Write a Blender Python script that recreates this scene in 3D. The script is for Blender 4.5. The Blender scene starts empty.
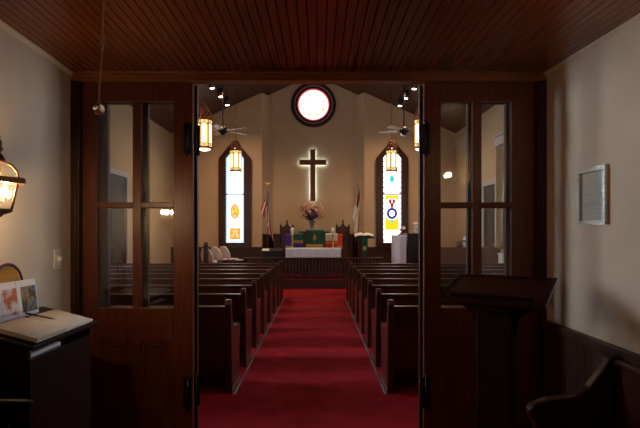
import bpy, math, random
from mathutils import Vector, Matrix
random.seed(7)
S = bpy.context.scene
COL = S.collection
PI = math.pi
F = 490.0; VX = 318.0; VY = 233.0; CH = 1.5      # focal length (px of a 640 frame), vanishing point, eye height
XC = -0.15                                        # axis of the nave

# ------------------------------------------------------------------ mesh builder
class MB:
    def __init__(s): s.v=[]; s.f=[]; s.m=[]; s.s=[]
    def add(s, vs, fs, mi=0, sm=False):
        b=len(s.v); s.v += [tuple(p) for p in vs]
        for f in fs: s.f.append([b+i for i in f]); s.m.append(mi); s.s.append(sm)
        return s
    def box(s,x0,x1,y0,y1,z0,z1,mi=0):
        if x0>x1: x0,x1=x1,x0
        if y0>y1: y0,y1=y1,y0
        if z0>z1: z0,z1=z1,z0
        vs=[(x0,y0,z0),(x1,y0,z0),(x1,y1,z0),(x0,y1,z0),(x0,y0,z1),(x1,y0,z1),(x1,y1,z1),(x0,y1,z1)]
        return s.add(vs,[(3,2,1,0),(4,5,6,7),(0,1,5,4),(1,2,6,5),(2,3,7,6),(3,0,4,7)],mi)
    def obox(s,c,size,rot=None,mi=0):
        hx,hy,hz=[q/2 for q in size]; R=rot or Matrix.Identity(3); c=Vector(c)
        vs=[c+R@Vector(p) for p in [(-hx,-hy,-hz),(hx,-hy,-hz),(hx,hy,-hz),(-hx,hy,-hz),(-hx,-hy,hz),(hx,-hy,hz),(hx,hy,hz),(-hx,hy,hz)]]
        return s.add(vs,[(3,2,1,0),(4,5,6,7),(0,1,5,4),(1,2,6,5),(2,3,7,6),(3,0,4,7)],mi)
    def tube(s,pts,r,n=8,mi=0,closed=False):
        pts=[Vector(p) for p in pts]; k=len(pts)
        rs=r if isinstance(r,(list,tuple)) else [r]*k
        vs=[]; up=None
        for i in range(k):
            if closed: t=pts[(i+1)%k]-pts[i-1]
            else: t=pts[min(i+1,k-1)]-pts[max(i-1,0)]
            t.normalize()
            if up is None:
                up=Vector((0,0,1)) if abs(t.z)<.9 else Vector((1,0,0))
            a=(up-t*up.dot(t)); 
            if a.length<1e-5: a=t.orthogonal()
            a.normalize(); b=t.cross(a); up=a
            for j in range(n):
                th=2*PI*j/n; vs.append(pts[i]+(a*math.cos(th)+b*math.sin(th))*rs[i])
        fs=[]
        for i in range(k if closed else k-1):
            i2=(i+1)%k
            for j in range(n):
                j2=(j+1)%n; fs.append((i*n+j,i*n+j2,i2*n+j2,i2*n+j))
        s.add(vs,fs,mi,n>4)
        if not closed:
            s.add([vs[j] for j in range(n)],[tuple(reversed(range(n)))],mi); s.add([vs[(k-1)*n+j] for j in range(n)],[tuple(range(n))],mi)
        return s
    def lathe(s,prof,c=(0,0,0),n=16,mi=0,rot=None,sm=True,ph=0.0,axis='Z'):
        c=Vector(c); R=rot or Matrix.Identity(3); vs=[]
        for (r,z) in prof:
            for j in range(n):
                th=2*PI*j/n+ph; vs.append(c+R@Vector((r*math.cos(th),r*math.sin(th),z)))
        fs=[]; k=len(prof)
        for i in range(k-1):
            for j in range(n):
                j2=(j+1)%n; fs.append((i*n+j,i*n+j2,(i+1)*n+j2,(i+1)*n+j))
        s.add(vs,fs,mi,sm)
        if prof[0][0]>1e-4: s.add(vs[:n],[tuple(reversed(range(n)))],mi)
        if prof[-1][0]>1e-4: s.add(vs[-n:],[tuple(range(n))],mi)
        return s
    def prism(s,poly,d0,d1,plane='YZ',mi=0):
        # poly in the named plane, extruded along the third axis
        def P(p,d): 
            return {'YZ':(d,p[0],p[1]),'XZ':(p[0],d,p[1]),'XY':(p[0],p[1],d)}[plane]
        n=len(poly); vs=[P(p,d0) for p in poly]+[P(p,d1) for p in poly]
        fs=[tuple(range(n-1,-1,-1)),tuple(range(n,2*n))]+[(i,(i+1)%n,n+(i+1)%n,n+i) for i in range(n)]
        return s.add(vs,fs,mi)
    def frame(s,outer,inner,d0,d1,plane='XZ',mi=0):
        def P(p,d): return {'YZ':(d,p[0],p[1]),'XZ':(p[0],d,p[1]),'XY':(p[0],p[1],d)}[plane]
        n=len(outer); vs=[P(p,d) for d in (d0,d1) for q in (outer,inner) for p in q]
        o0,i0,o1,i1=0,n,2*n,3*n; fs=[]
        for i in range(n):
            j=(i+1)%n
            fs+=[(o0+i,o0+j,i0+j,i0+i),(o1+i,i1+i,i1+j,o1+j),(o0+i,o1+i,o1+j,o0+j),(i0+i,i0+j,i1+j,i1+i)]
        return s.add(vs,fs,mi)
    def grid(s,fn,nu,nv,mi=0,sm=True,mfn=None):
        vs=[fn(i/nu,j/nv) for i in range(nu+1) for j in range(nv+1)]
        for i in range(nu):
            for j in range(nv):
                pass
        b=len(s.v); s.v+=[tuple(p) for p in vs]
        for i in range(nu):
            for j in range(nv):
                a=i*(nv+1)+j
                s.f.append([b+a,b+a+nv+1,b+a+nv+2,b+a+1]); s.m.append(mfn((i+.5)/nu,(j+.5)/nv) if mfn else mi); s.s.append(sm)
        return s
    def ball(s,c,r,n=10,mi=0,sq=(1,1,1)):
        k=max(4,n//2); prof=[]
        c=Vector(c); vs=[]; 
        for i in range(k+1):
            a=-PI/2+PI*i/k
            for j in range(n):
                t=2*PI*j/n; vs.append((c.x+r*sq[0]*math.cos(a)*math.cos(t),c.y+r*sq[1]*math.cos(a)*math.sin(t),c.z+r*sq[2]*math.sin(a)))
        fs=[(i*n+j,i*n+(j+1)%n,(i+1)*n+(j+1)%n,(i+1)*n+j) for i in range(k) for j in range(n)]
        return s.add(vs,fs,mi,True)

def tag(o,label=None,cat=None,group=None,kind=None):
    if label: o['label']=label
    if cat: o['category']=cat
    if group: o['group']=group
    if kind: o['kind']=kind
    return o
def thing(name,label,cat,loc=(0,0,0),rotz=0,group=None,kind=None):
    o=bpy.data.objects.new(name,None); COL.objects.link(o); o.location=loc; o.rotation_euler=(0,0,rotz)
    o.empty_display_size=.1
    return tag(o,label,cat,group,kind)
def obj(name,mb,mats,parent=None,bevel=0,fix=True,loc=None,label=None):
    me=bpy.data.meshes.new(name); me.from_pydata(mb.v,[],mb.f); 
    if not isinstance(mats,(list,tuple)): mats=[mats]
    for m in mats: me.materials.append(m)
    me.polygons.foreach_set('material_index',mb.m); me.polygons.foreach_set('use_smooth',mb.s)
    if fix:
        import bmesh
        b=bmesh.new(); b.from_mesh(me); bmesh.ops.remove_doubles(b,verts=b.verts,dist=1e-5); bmesh.ops.recalc_face_normals(b,faces=b.faces); b.to_mesh(me); b.free()
    me.update()
    o=bpy.data.objects.new(name,me); COL.objects.link(o)
    if parent: o.parent=parent
    if loc: o.location=loc
    if label: o['label']=label
    if bevel:
        m=o.modifiers.new('bevel','BEVEL'); m.width=bevel; m.segments=2; m.limit_method='ANGLE'; m.angle_limit=.6
    return o
def solo(name,mb,mats,label,cat,group=None,loc=None,bevel=0):
    return tag(obj(name,mb,mats,bevel=bevel,loc=loc),label,cat,group)
def struct(name,mb,mats,label=None,cat=None,bevel=0,parent=None):
    o=obj(name,mb,mats,parent,bevel=bevel); o['kind']='structure'
    if not parent:
        tag(o,label,cat)
    return o
def copy_tree(o,parent=None):
    c=o.copy(); COL.objects.link(c)
    if parent: c.parent=parent
    for ch in list(o.children): copy_tree(ch,c)
    return c
def rz(a): return Matrix.Rotation(a,3,'Z')
def rx(a): return Matrix.Rotation(a,3,'X')
def ry(a): return Matrix.Rotation(a,3,'Y')

# ------------------------------------------------------------------ materials
def mat(name,col,rough=.5,metal=0,noise=0,nscale=8,bump=0,bscale=60,spec=.5,stretch=(1,1,1),coat=0,emit=None,es=0,grain=False):
    m=bpy.data.materials.new(name); m.use_nodes=True; nt=m.node_tree; N=nt.nodes; L=nt.links
    b=N['Principled BSDF']; b.inputs['Base Color'].default_value=(*col,1); b.inputs['Roughness'].default_value=rough
    b.inputs['Metallic'].default_value=metal; b.inputs['Specular IOR Level'].default_value=spec; b.inputs['Coat Weight'].default_value=coat
    b.inputs['Coat Roughness'].default_value=.15
    tc=N.new('ShaderNodeTexCoord'); mp=N.new('ShaderNodeMapping'); mp.inputs['Scale'].default_value=stretch
    L.new(tc.outputs['Object'],mp.inputs['Vector'])
    if noise:
        n=N.new('ShaderNodeTexNoise'); n.inputs['Scale'].default_value=nscale; n.inputs['Detail'].default_value=5
        L.new(mp.outputs[0],n.inputs['Vector'])
        r=N.new('ShaderNodeValToRGB')
        r.color_ramp.elements[0].position=.3; r.color_ramp.elements[1].position=.7
        r.color_ramp.elements[0].color=(*[c*(1-noise) for c in col],1); r.color_ramp.elements[1].color=(*[min(1,c*(1+noise)) for c in col],1)
        L.new(n.outputs['Fac'],r.inputs[0]); L.new(r.outputs[0],b.inputs['Base Color'])
    if bump:
        n2=N.new('ShaderNodeTexNoise'); n2.inputs['Scale'].default_value=bscale; n2.inputs['Detail'].default_value=4
        L.new(mp.outputs[0],n2.inputs['Vector'])
        bp=N.new('ShaderNodeBump'); bp.inputs['Strength'].default_value=bump; bp.inputs['Distance'].default_value=.01
        L.new(n2.outputs['Fac'],bp.inputs['Height']); L.new(bp.outputs[0],b.inputs['Normal'])
    if emit:
        b.inputs['Emission Color'].default_value=(*emit,1); b.inputs['Emission Strength'].default_value=es
    return m
def emis(name,col,strength):
    m=bpy.data.materials.new(name); m.use_nodes=True; nt=m.node_tree; nt.nodes.clear()
    e=nt.nodes.new('ShaderNodeEmission'); e.inputs[0].default_value=(*col,1); e.inputs[1].default_value=strength
    o=nt.nodes.new('ShaderNodeOutputMaterial'); nt.links.new(e.outputs[0],o.inputs[0]); return m
def pane_glass(name,tint=(.95,.97,.97),refl=1.0,wav=.0):
    m=bpy.data.materials.new(name); m.use_nodes=True; nt=m.node_tree; nt.nodes.clear(); N=nt.nodes; L=nt.links
    t=N.new('ShaderNodeBsdfTransparent'); t.inputs[0].default_value=(*tint,1)
    g=N.new('ShaderNodeBsdfGlossy'); g.inputs['Roughness'].default_value=.02; g.inputs['Color'].default_value=(refl,refl,refl,1)
    fr=N.new('ShaderNodeFresnel')
    ge=N.new('ShaderNodeNewGeometry'); mr=N.new('ShaderNodeMapRange'); mr.inputs['To Min'].default_value=1.5; mr.inputs['To Max'].default_value=1/1.5
    L.new(ge.outputs['Backfacing'],mr.inputs['Value']); L.new(mr.outputs[0],fr.inputs['IOR'])
    mx=N.new('ShaderNodeMixShader'); L.new(fr.outputs[0],mx.inputs[0]); L.new(t.outputs[0],mx.inputs[1]); L.new(g.outputs[0],mx.inputs[2])
    if wav:
        tc=N.new('ShaderNodeTexCoord'); n=N.new('ShaderNodeTexNoise'); n.inputs['Scale'].default_value=7
        L.new(tc.outputs['Object'],n.inputs['Vector'])
        bp=N.new('ShaderNodeBump'); bp.inputs['Strength'].default_value=wav; bp.inputs['Distance'].default_value=.01
        L.new(n.outputs['Fac'],bp.inputs['Height']); L.new(bp.outputs[0],g.inputs['Normal'])
    o=N.new('ShaderNodeOutputMaterial'); L.new(mx.outputs[0],o.inputs[0]); return m

GR=(14,14,1.2)     # grain along Z
M={}
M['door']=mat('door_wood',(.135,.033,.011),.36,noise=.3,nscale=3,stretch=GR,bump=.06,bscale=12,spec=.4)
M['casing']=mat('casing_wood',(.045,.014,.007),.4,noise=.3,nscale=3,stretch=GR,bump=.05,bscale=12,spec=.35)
M['pew']=mat('pew_wood',(.042,.009,.005),.3,noise=.3,nscale=3,stretch=(3,12,3),bump=.03,bscale=10,spec=.5)
M['ceilw']=mat('ceiling_boards',(.18,.052,.015),.25,noise=.2,nscale=3,stretch=(14,.8,14),bump=.05,bscale=12,spec=.5)
M['roofw']=mat('roof_boards',(.075,.030,.013),.45,noise=.35,nscale=3,stretch=(10,.8,10),spec=.3)
M['beam']=mat('header_wood',(.26,.085,.026),.32,noise=.3,nscale=3,stretch=(1.2,14,14),spec=.5)
M['darkwood']=mat('dark_furniture_wood',(.022,.008,.005),.38,noise=.3,nscale=3,stretch=(2,10,10),bump=.03,bscale=10,spec=.22)
M['chancelwood']=mat('chancel_wood',(.045,.014,.010),.4,noise=.3,nscale=3,stretch=GR)
M['wall']=mat('narthex_plaster',(.60,.50,.395),.8,noise=.04,nscale=5,bump=.05,bscale=90,spec=.2)
M['nwall']=mat('nave_plaster',(.56,.395,.255),.8,noise=.04,nscale=2,bump=.04,bscale=60,spec=.2)
M['carpet']=mat('red_carpet',(.30,.010,.018),.95,noise=.22,nscale=5,bump=.5,bscale=300,spec=.1)
M['strip']=mat('aluminium_strip',(.45,.47,.52),.35,metal=1)
M['brass']=mat('brass',(.65,.45,.16),.28,metal=1)
M['bronze']=mat('aged_bronze',(.16,.085,.045),.4,metal=.8,noise=.3)
M['copper']=mat('copper_frame',(.24,.08,.025),.45,metal=.6,noise=.2)
M['iron']=mat('black_iron',(.012,.012,.014),.4,metal=.5)
M['black']=mat('black_plastic',(.012,.012,.013),.35)
M['white']=mat('white_cloth',(.60,.55,.58),.9,noise=.04,bump=.1,bscale=40)
M['paper']=mat('paper',(.80,.74,.66),.85)
M['papercool']=mat('cool_white_paper',(.78,.78,.84),.8)
M['cream']=mat('cream_plastic',(.75,.70,.58),.4)
M['silver']=mat('silver_frame',(.50,.52,.50),.35,metal=.8,noise=.4,nscale=60,bump=.6,bscale=70)
M['goldedge']=mat('pale_wood_edge',(.50,.30,.16),.5)
M['glass']=pane_glass('door_glass',wav=.02)
M['lglass']=pane_glass('lantern_glass',(.97,.95,.9))
_nt=M['lglass'].node_tree; _o=[n for n in _nt.nodes if n.type=='OUTPUT_MATERIAL'][0]; _src=_o.inputs[0].links[0].from_socket
_tl=_nt.nodes.new('ShaderNodeBsdfTranslucent'); _tl.inputs[0].default_value=(.9,.86,.78,1); _mx=_nt.nodes.new('ShaderNodeMixShader'); _mx.inputs[0].default_value=.010
_nt.links.new(_src,_mx.inputs[1]); _nt.links.new(_tl.outputs[0],_mx.inputs[2]); _nt.links.new(_mx.outputs[0],_o.inputs[0])
M['crystal']=mat('crystal',(.95,.95,.95),.02); M['crystal'].node_tree.nodes['Principled BSDF'].inputs['Transmission Weight'].default_value=1
M['string']=mat('cotton_string',(.85,.68,.47),.9)
M['purple']=mat('purple_cloth',(.06,.02,.22),.8)
M['green']=mat('green_cloth',(.005,.045,.022),.8)
M['teal']=mat('teal_cloth',(.01,.08,.06),.8)
M['gold']=mat('gold_cloth',(.42,.22,.03),.6)
M['red']=mat('red_cloth',(.60,.045,.015),.8)
M['orange']=mat('orange_cloth',(.62,.20,.05),.8)
M['flagred']=mat('flag_red',(.36,.012,.012),.8); M['flagwhite']=mat('flag_white',(.68,.60,.5),.8); M['flagblue']=mat('flag_blue',(.01,.014,.07),.8)
M['curtain']=mat('gold_curtain',(.36,.24,.12),.9,noise=.2,nscale=20)
M['lilac']=mat('lilac_paint',(.52,.46,.52),.6)
M['gwhite']=mat('painted_white',(.72,.70,.74),.5)
M['vinyl']=mat('white_vinyl',(.70,.68,.66),.4)
M['amber']=emis('amber_glass',(1.0,.62,.20),1.45)
M['hot']=emis('hot_bulb_glass',(1.0,.86,.55),5.0)
M['bulb']=emis('candle_bulb',(1.0,.70,.40),800)
M['sbulb']=emis('sconce_bulb',(1.0,.70,.40),120)
M['canlamp']=emis('can_lamp',(1.0,.78,.5),8)
M['halo']=emis('cross_backlight',(.75,1.0,.98),10.0)
M['day']=emis('daylight_pane',(.88,.93,1.0),32.0)
M['dayr']=emis('daylight_pane_dimmed',(.80,.90,1.0),3.5)
M['dayb']=emis('daylight_pane_clear',(.88,.93,1.0),9.0)
M['sgw']=emis('stained_white',(.92,.97,1.0),3.0)
M['sgb']=emis('stained_bluewhite',(.50,.82,1.0),1.0)
M['sgo']=emis('stained_orange',(1.0,.45,.05),1.0)
M['sgy']=emis('stained_yellow',(1.0,.72,.02),1.1)
M['sgpale']=emis('stained_pale_amber',(1.0,.76,.42),1.0)
M['sgr']=emis('stained_red',(.75,.05,.02),.7)
M['sgblue']=emis('stained_blue',(.06,.05,.45),.7)
M['sgc']=emis('stained_cyan',(.10,.75,.85),1.0)
M['sgp']=emis('stained_pink',(1.0,.52,.62),.85)
M['lead']=mat('lead_came',(.03,.03,.035),.5)

# ------------------------------------------------------------------ the setting
LX, RX, PY = -1.736, 1.607, 3.5            # narthex walls, door partition
NL, NR = XC-4.65, XC+4.65                  # nave side walls
BY, RY = 16.0, 16.55                       # end wall, recess wall
EAVE, SLOPE = 4.75, .45
def roofz(x): return EAVE+SLOPE*(4.65-abs(x-XC))
RIDGE=roofz(XC)

struct('floor',MB().box(NL-.2,NR+.2,-1.6,17,-.1,0),M['carpet'],'red carpeted floor running up the aisle','floor')
struct('floor_chancel',MB().box(NL,NR,13.25,16.6,0,.24),M['carpet'],'raised red carpeted chancel platform','floor')

def ceil_h(x,y):
    t=(x-LX)/(RX-LX); return 2.63+(PY-y)*(.03*(1-t)-.042*t)
def boards(mb,x0,x1,w,hf,ys,g=.0032,d=.010):
    xs=[]; x=x0
    while x<x1-1e-4:
        e=min(x+w,x1); xs+=[(x,d),(x+g,0),(e-g,0)]; x=e
    xs.append((x1,d)); n=len(xs)
    vs=[(x,y,hf(x,y)+k) for y in ys for (x,k) in xs]
    fs=[(j*n+i,j*n+i+1,(j+1)*n+i+1,(j+1)*n+i) for j in range(len(ys)-1) for i in range(n-1)]
    return mb.add(vs,fs)
c=boards(MB(),LX-.02,RX+.02,.05,ceil_h,[-1.5,0,1.5,PY+.1])
c.box(LX-.1,RX+.1,-1.6,PY+.1,2.80,2.83)
o=struct('ceiling',c,M['ceilw'],'varnished beadboard ceiling over the vestibule','ceiling')
rf=MB(); 
boards(rf,NL-.1,XC,.14,lambda x,y:roofz(x),[PY+.1,17],.006,.01)
boards(rf,XC,NR+.1,.14,lambda x,y:roofz(x),[PY+.1,17],.006,.01)
for xa,xb in ((NL-.2,XC),(XC,NR+.2)):
    rf.prism([(xa,roofz(xa)+.03),(xb,roofz(xb)+.03),(xb,roofz(xb)+.08),(xa,roofz(xa)+.08)],PY+.1,17,'XZ')
o=struct('ceiling_nave',rf,M['roofw'],'sloping dark board ceiling over the nave','ceiling')

struct('wall_left',MB().box(LX-.12,LX,-1.5,PY,0,2.9),M['wall'],'grey plaster wall with the lantern and switch','wall')
struct('wall_right',MB().box(RX,RX+.12,-1.5,PY,0,2.9),M['wall'],'cream plaster wall with the framed notice','wall')
struct('wall_front',MB().box(LX-.12,RX+.12,-1.62,-1.5,0,2.9),M['wall'],'entrance wall of the vestibule','wall')
# narthex wainscot
def wains(name,x0,x1,ya,yb,ztop,capx0,capx1,lab):
    t=thing(name,lab,'wainscot',kind='structure')
    mb=MB(); y=ya
    while y<yb-.01:
        e=min(y+.075,yb); mb.box(x0,x1,y+.002,e-.002,0,ztop-.03); y=e
    struct(name+'_boards',mb,M['casing'],parent=t)
    struct(name+'_cap',MB().box(capx0,capx1,ya,yb,ztop-.06,ztop),M['casing'],parent=t,bevel=.006)
wains('trim_1',RX-.018,RX,-1.5,PY-.04,.896,RX-.04,RX,'dark beadboard wainscot on the right wall')
wains('trim_2',LX,LX+.018,-1.5,PY-.04,.896,LX,LX+.04,'dark beadboard wainscot on the left wall')
# crown moulding strips, following the ceiling
def crown(name,xa,xb,lab):
    mb=MB(); vs=[]
    for y in (-1.5,0,1.5,PY-.02):
        h=ceil_h(xa,y); vs+=[(xa,y,h),(xb,y,h),(xb,y,h-.012),(xa+(xb-xa)*.3,y,h-.024),(xa,y,h-.028)]
    fs=[(j*5+i,j*5+(i+1)%5,(j+1)*5+(i+1)%5,(j+1)*5+i) for j in range(3) for i in range(5)]
    mb.add(vs,fs); struct(name,mb,M['wall'],lab,'trim')
crown('trim_3',RX,RX-.02,'pale crown moulding above the right wall')
crown('trim_4',LX,LX+.02,'pale crown moulding above the left wall')

# partition with the doorway
pw=MB()
pw.box(NL,LX,PY+.02,PY+.2,0,EAVE).box(RX,NR,PY+.02,PY+.2,0,EAVE)
pw.prism([(NL,EAVE),(NR,EAVE),(XC,RIDGE)],PY+.1,PY+.2,'XZ')
pw.box(LX,RX,PY+.1,PY+.2,2.72,EAVE)
struct('wall_partition',pw,M['nwall'],'wall between vestibule and nave above the doors','wall')
hd=MB().box(LX,RX,PY-.05,PY+.035,2.572,2.645).box(LX,RX,PY+.005,PY+.12,2.646,2.74)
hd.box(LX,RX,PY-.075,PY-.05,2.625,2.642).box(LX,RX,PY-.06,PY-.05,2.572,2.588).box(LX,RX,PY-.055,PY-.05,2.60,2.612)
struct('trim_5',hd,M['beam'],'moulded wooden header across the doorway','trim',bevel=.003)
struct('trim_6',MB().box(LX,-1.683,PY-.05,PY+.1,0,2.572).box(LX,-1.70,PY-.062,PY-.05,0,2.572),M['casing'],'dark door casing against the left wall','trim',bevel=.003)
struct('trim_7',MB().box(1.547,RX,PY-.05,PY+.1,0,2.572).box(1.565,RX,PY-.062,PY-.05,0,2.572),M['casing'],'dark door casing against the right wall','trim',bevel=.003)

def door_leaf(name,x0,x1,y0,lab,hinge_x,m,flip=False,cols=(.13,.453,.53,.825)):
    # px layout of the left fixed leaf, mirrored for the right
    t=thing(name,lab,'door',(0,0,0),kind='structure')
    def zx(a): return x0+a*(x1-x0)
    w=x1-x0
    if flip: cols=[1-q for q in reversed(cols)]
    g0,g1,g2,g3=[zx(q) for q in cols]
    zt=2.5715; gt=2.44; gm0=1.72; gm1=1.68; gb=.965; y1=y0+.042
    fr=MB()
    fr.box(x0,g0,y0,y1,.005,zt).box(g3,x1,y0,y1,.005,zt)
    fr.box(g0,g3,y0,y1,gt,zt).box(g0,g3,y0,y1,.72,gb).box(g0,g3,y0,y1,.005,.23)
    fr.box(g1,g2,y0,y1,gb,gt).box(g1,g2,y0,y1,.23,.72)
    fr.box(g0,g1,y0,y1,gm1,gm0).box(g2,g3,y0,y1,gm1,gm0)
    obj('door_frame',fr,m,t,bevel=.004)
    ym=(y0+y1)/2
    for (a,b) in ((g0,g1),(g2,g3)):
        for (c0,c1) in ((gb,gm1),(gm0,gt)):
            obj('glass_pane',MB().box(a-.003,b+.003,ym-.002,ym+.002,c0-.003,c1+.003),M['glass'],t,label='clear glass pane')
        p=MB().box(a-.003,b+.003,ym-.008,ym+.008,.227,.723)
        p.frame([(a,.23),(b,.23),(b,.72),(a,.72)],[(a+.03,.26),(b-.03,.26),(b-.03,.69),(a+.03,.69)],y0+.006,ym)
        obj('panel',p,m,t,bevel=.002)
    if hinge_x is None: return t
    for z in (.36,2.17):
        h=MB()
        h.tube([(hinge_x,y0-.010,z-.11),(hinge_x,y0-.010,z+.11)],.009,10)
        for q in (-.118,.118): h.ball((hinge_x,y0-.010,z+q),.0105,10)
        for q in (-.05,.05): h.tube([(hinge_x,y0-.010,z+q-.004),(hinge_x,y0-.010,z+q+.004)],.0105,10)
        obj('hinge',h.box(hinge_x-.028,hinge_x+.028,y0-.004,y0-.0005,z-.11,z+.11),M['iron'],t)
    return t
door_leaf('door_1',-1.683,-.893,PY,'fixed glazed door leaf left of the opening',-.932,M['door'])
door_leaf('door_2',.757,1.547,PY,'fixed glazed door leaf right of the opening, behind the lectern',.772,M['door'],cols=(.153,.441,.523,.793))
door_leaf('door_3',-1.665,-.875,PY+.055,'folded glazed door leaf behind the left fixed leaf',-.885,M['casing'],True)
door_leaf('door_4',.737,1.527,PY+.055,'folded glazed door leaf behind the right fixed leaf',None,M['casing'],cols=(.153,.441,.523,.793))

# nave shell with window openings in the side walls
def wall_holes(x0,x1,ya,yb,z1,holes):
    mb=MB(); y=ya
    for (a,b,c,d) in holes:
        mb.box(x0,x1,y,a,0,z1).box(x0,x1,a,b,0,c).box(x0,x1,a,b,d,z1); y=b
    return mb.box(x0,x1,y,yb,0,z1)
LW=[(5.45,6.1,1.3,3.7),(7.9,8.55,1.3,3.7)]
RW=[(4.7,6.5,1.3,3.7),(7.6,8.6,1.3,3.7),(10.5,11.7,1.35,3.6)]
struct('wall_nave_left',wall_holes(NL-.2,NL,PY+.02,17,EAVE+.05,LW),M['nwall'],'left side wall of the nave','wall')
struct('wall_nave_right',wall_holes(NR,NR+.2,PY+.02,17,EAVE+.05,RW),M['nwall'],'right side wall of the nave','wall')
wn=8
for side,ws,x,m in ((-1,LW,NL,M['day']),(1,RW,NR,M['dayr'])):
    for (a,b,c,d) in ws:
        xo=x+side*.12
        o=struct('window_%d'%wn,MB().box(xo,xo+side*.01,a,b,c,d),M['dayb'] if side>0 and a<6 else m,'daylit side window of the nave','window'); 
        fr=MB().frame([(a-.08,c-.08),(b+.08,c-.08),(b+.08,d+.08),(a-.08,d+.08)],[(a,c),(b,c),(b,d),(a,d)],x-side*.03,x+side*.02,'YZ')
        fr.box(xo-side*.03,xo-side*.002,a,b,(c+d)/2-.03,(c+d)/2+.03).box(xo-side*.03,xo-side*.002,(a+b)/2-.015,(a+b)/2+.015,c,d)
        obj('window_frame',fr,M['casing'],o); wn+=1
# end wall: two sides and the canted recess
XL,XR=XC-1.68,XC+1.66
def gable(x0,x1,y0,y1,mb,zb=0):
    n=6; pts=[(x0,zb),(x1,zb)]
    xs=sorted({x0,x1,*([XC] if x0<XC<x1 else [])},reverse=True)
    pts+= [(x,roofz(x)+.02) for x in xs]
    return mb.prism(pts,y0,y1,'XZ')
ew=MB(); gable(NL,XL,BY,BY+.7,ew); gable(XR,NR,BY,BY+.7,ew)
struct('wall_end',ew,M['nwall'],'tan end wall holding the two tall stained windows','wall')
rc=MB(); gable(XL-.1,XR+.1,RY,RY+.15,rc)
for a,b in ((XL,XL+.30),(XR,XR-.30)):
    p=[(a,BY+.02),(b,RY),(a,RY+.1)]
    rc.prism(p,.2,roofz(a)-.0,'XY')
struct('wall_recess',rc,M['nwall'],'tan wall of the recess behind the cross','wall')
# dark wainscots of the end wall
ww=MB()
for a,b in ((NL,XL+.02),(XR-.02,NR)):
    ww.box(a,b,BY-.03,BY,.2,1.0).box(a,b,BY-.06,BY,1.0,1.045)
    k=int((b-a)/.5); 
    for i in range(k): ww.box(a+.06+i*(b-a)/k,a+(i+1)*(b-a)/k-.06,BY-.045,BY-.03,.35,.9)
struct('trim_8',ww,M['chancelwood'],'low dark panelling along the end wall','trim')
wr=MB().box(XL+.27,XR-.27,RY-.03,RY,.2,1.42).box(XL+.25,XR-.25,RY-.06,RY,1.42,1.47)
for i in range(7): wr.box(XL+.33+i*.38,XL+.65+i*.38,RY-.045,RY-.03,.4,1.32)
for q,sg in ((XL,1),(XR,-1)):
    wr.prism([(q,BY+.0),(q+sg*.30,RY),(q+sg*.34,RY-.04),(q+sg*.05,BY-.02)],.2,1.42,'XY').prism([(q,BY+.0),(q+sg*.30,RY),(q+sg*.36,RY-.06),(q+sg*.07,BY-.03)],1.42,1.47,'XY')
struct('trim_9',wr,M['chancelwood'],'tall dark panelling in the recess','trim')
struct('trim_10',MB().box(NL,NR,13.23,13.25,.0,.236),M['chancelwood'],'dark riser of the chancel step','trim')
for k,(xa,xb) in enumerate(((-.787,-.765),(.615,.637))):
    struct('trim_%d'%(11+k),MB().box(xa,xb,4.55,11.3,0,.006),M['strip'],'metal carpet strip along the %s pews'%('left','right')[k],'trim')

# ------------------------------------------------------------------ stained windows
def pent(cx,hw,z0,zs,za): return [(cx-hw,z0),(cx+hw,z0),(cx+hw,zs),(cx,za),(cx-hw,zs)]
def lancet(name,cx,lab):
    t=thing(name,lab,'window',kind='structure')
    y=BY
    obj('window_frame',MB().frame(pent(cx,.52,1.06,3.93,4.55),pent(cx,.29,1.19,3.93,4.28),y-.10,y-.005)
        .frame(pent(cx,.52,1.06,3.93,4.55),pent(cx,.46,1.12,3.93,4.48),y-.125,y-.10),M['pew'],t)
    obj('sash_bar',MB().box(cx-.29,cx+.29,y-.07,y-.03,2.745,2.785),M['lead'],t)
    return t,y
def zz(py,y=BY): return CH+(VY-py)*y/F
w,y=lancet('window_1',-2.70,'tall pointed stained window with an orange oval, left of the cross')
cx=-2.70
obj('pane',MB().prism(pent(cx,.29,1.19,3.93,4.28),y-.03,y-.02,'XZ'),M['sgw'],w)
b=MB()
b.frame(pent(cx,.288,1.195,3.93,4.27),pent(cx,.25,1.24,3.9,4.2),y-.034,y-.031)
obj('glass_border',b,M['sgb'],w)
def oval(cx,cz,rx_,rz_,n=24): return [(cx+rx_*math.cos(2*PI*i/n),cz+rz_*math.sin(2*PI*i/n)) for i in range(n)]
b=MB(); cz=zz(211.5); b.frame(oval(cx-.01,cz,.15,.25),oval(cx-.01,cz,.10,.19),y-.036,y-.031)
b.prism(oval(cx-.01,cz,.10,.19),y-.0335,y-.031,'XZ',2).prism(oval(cx+.03,cz+.02,.06,.10),y-.036,y-.031,'XZ',1)
b.prism([(cx-.09,cz-.10),(cx+.07,cz-.13),(cx+.08,cz-.05),(cx-.05,cz-.02)],y-.036,y-.031,'XZ',0)
b.prism(oval(cx-.05,cz+.08,.035,.06),y-.036,y-.031,'XZ',0)
obj('medallion',b,[M['sgo'],M['sgy'],M['sgpale']],w)
b=MB(); z0=zz(239.5); z1=zz(228)
b.frame([(cx-.18,z0),(cx+.18,z0),(cx+.18,z1),(cx-.18,z1)],[(cx-.13,z0+.08),(cx+.13,z0+.08),(cx+.13,z1-.07),(cx-.13,z1-.07)],y-.036,y-.031)
b.prism([(cx-.05,z0+.06),(cx+.05,z0+.06),(cx,z0+.3)],y-.036,y-.031,'XZ')
for q in (-.1,.1): b.prism(oval(cx+q,(z0+z1)/2+.03,.03,.09),y-.036,y-.031,'XZ')
b.box(cx-.13,cx+.13,y-.0335,y-.031,z0+.08,z1-.07,1)
obj('lower_ornament',b,[M['sgo'],M['sgpale']],w)
b=MB()
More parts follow.
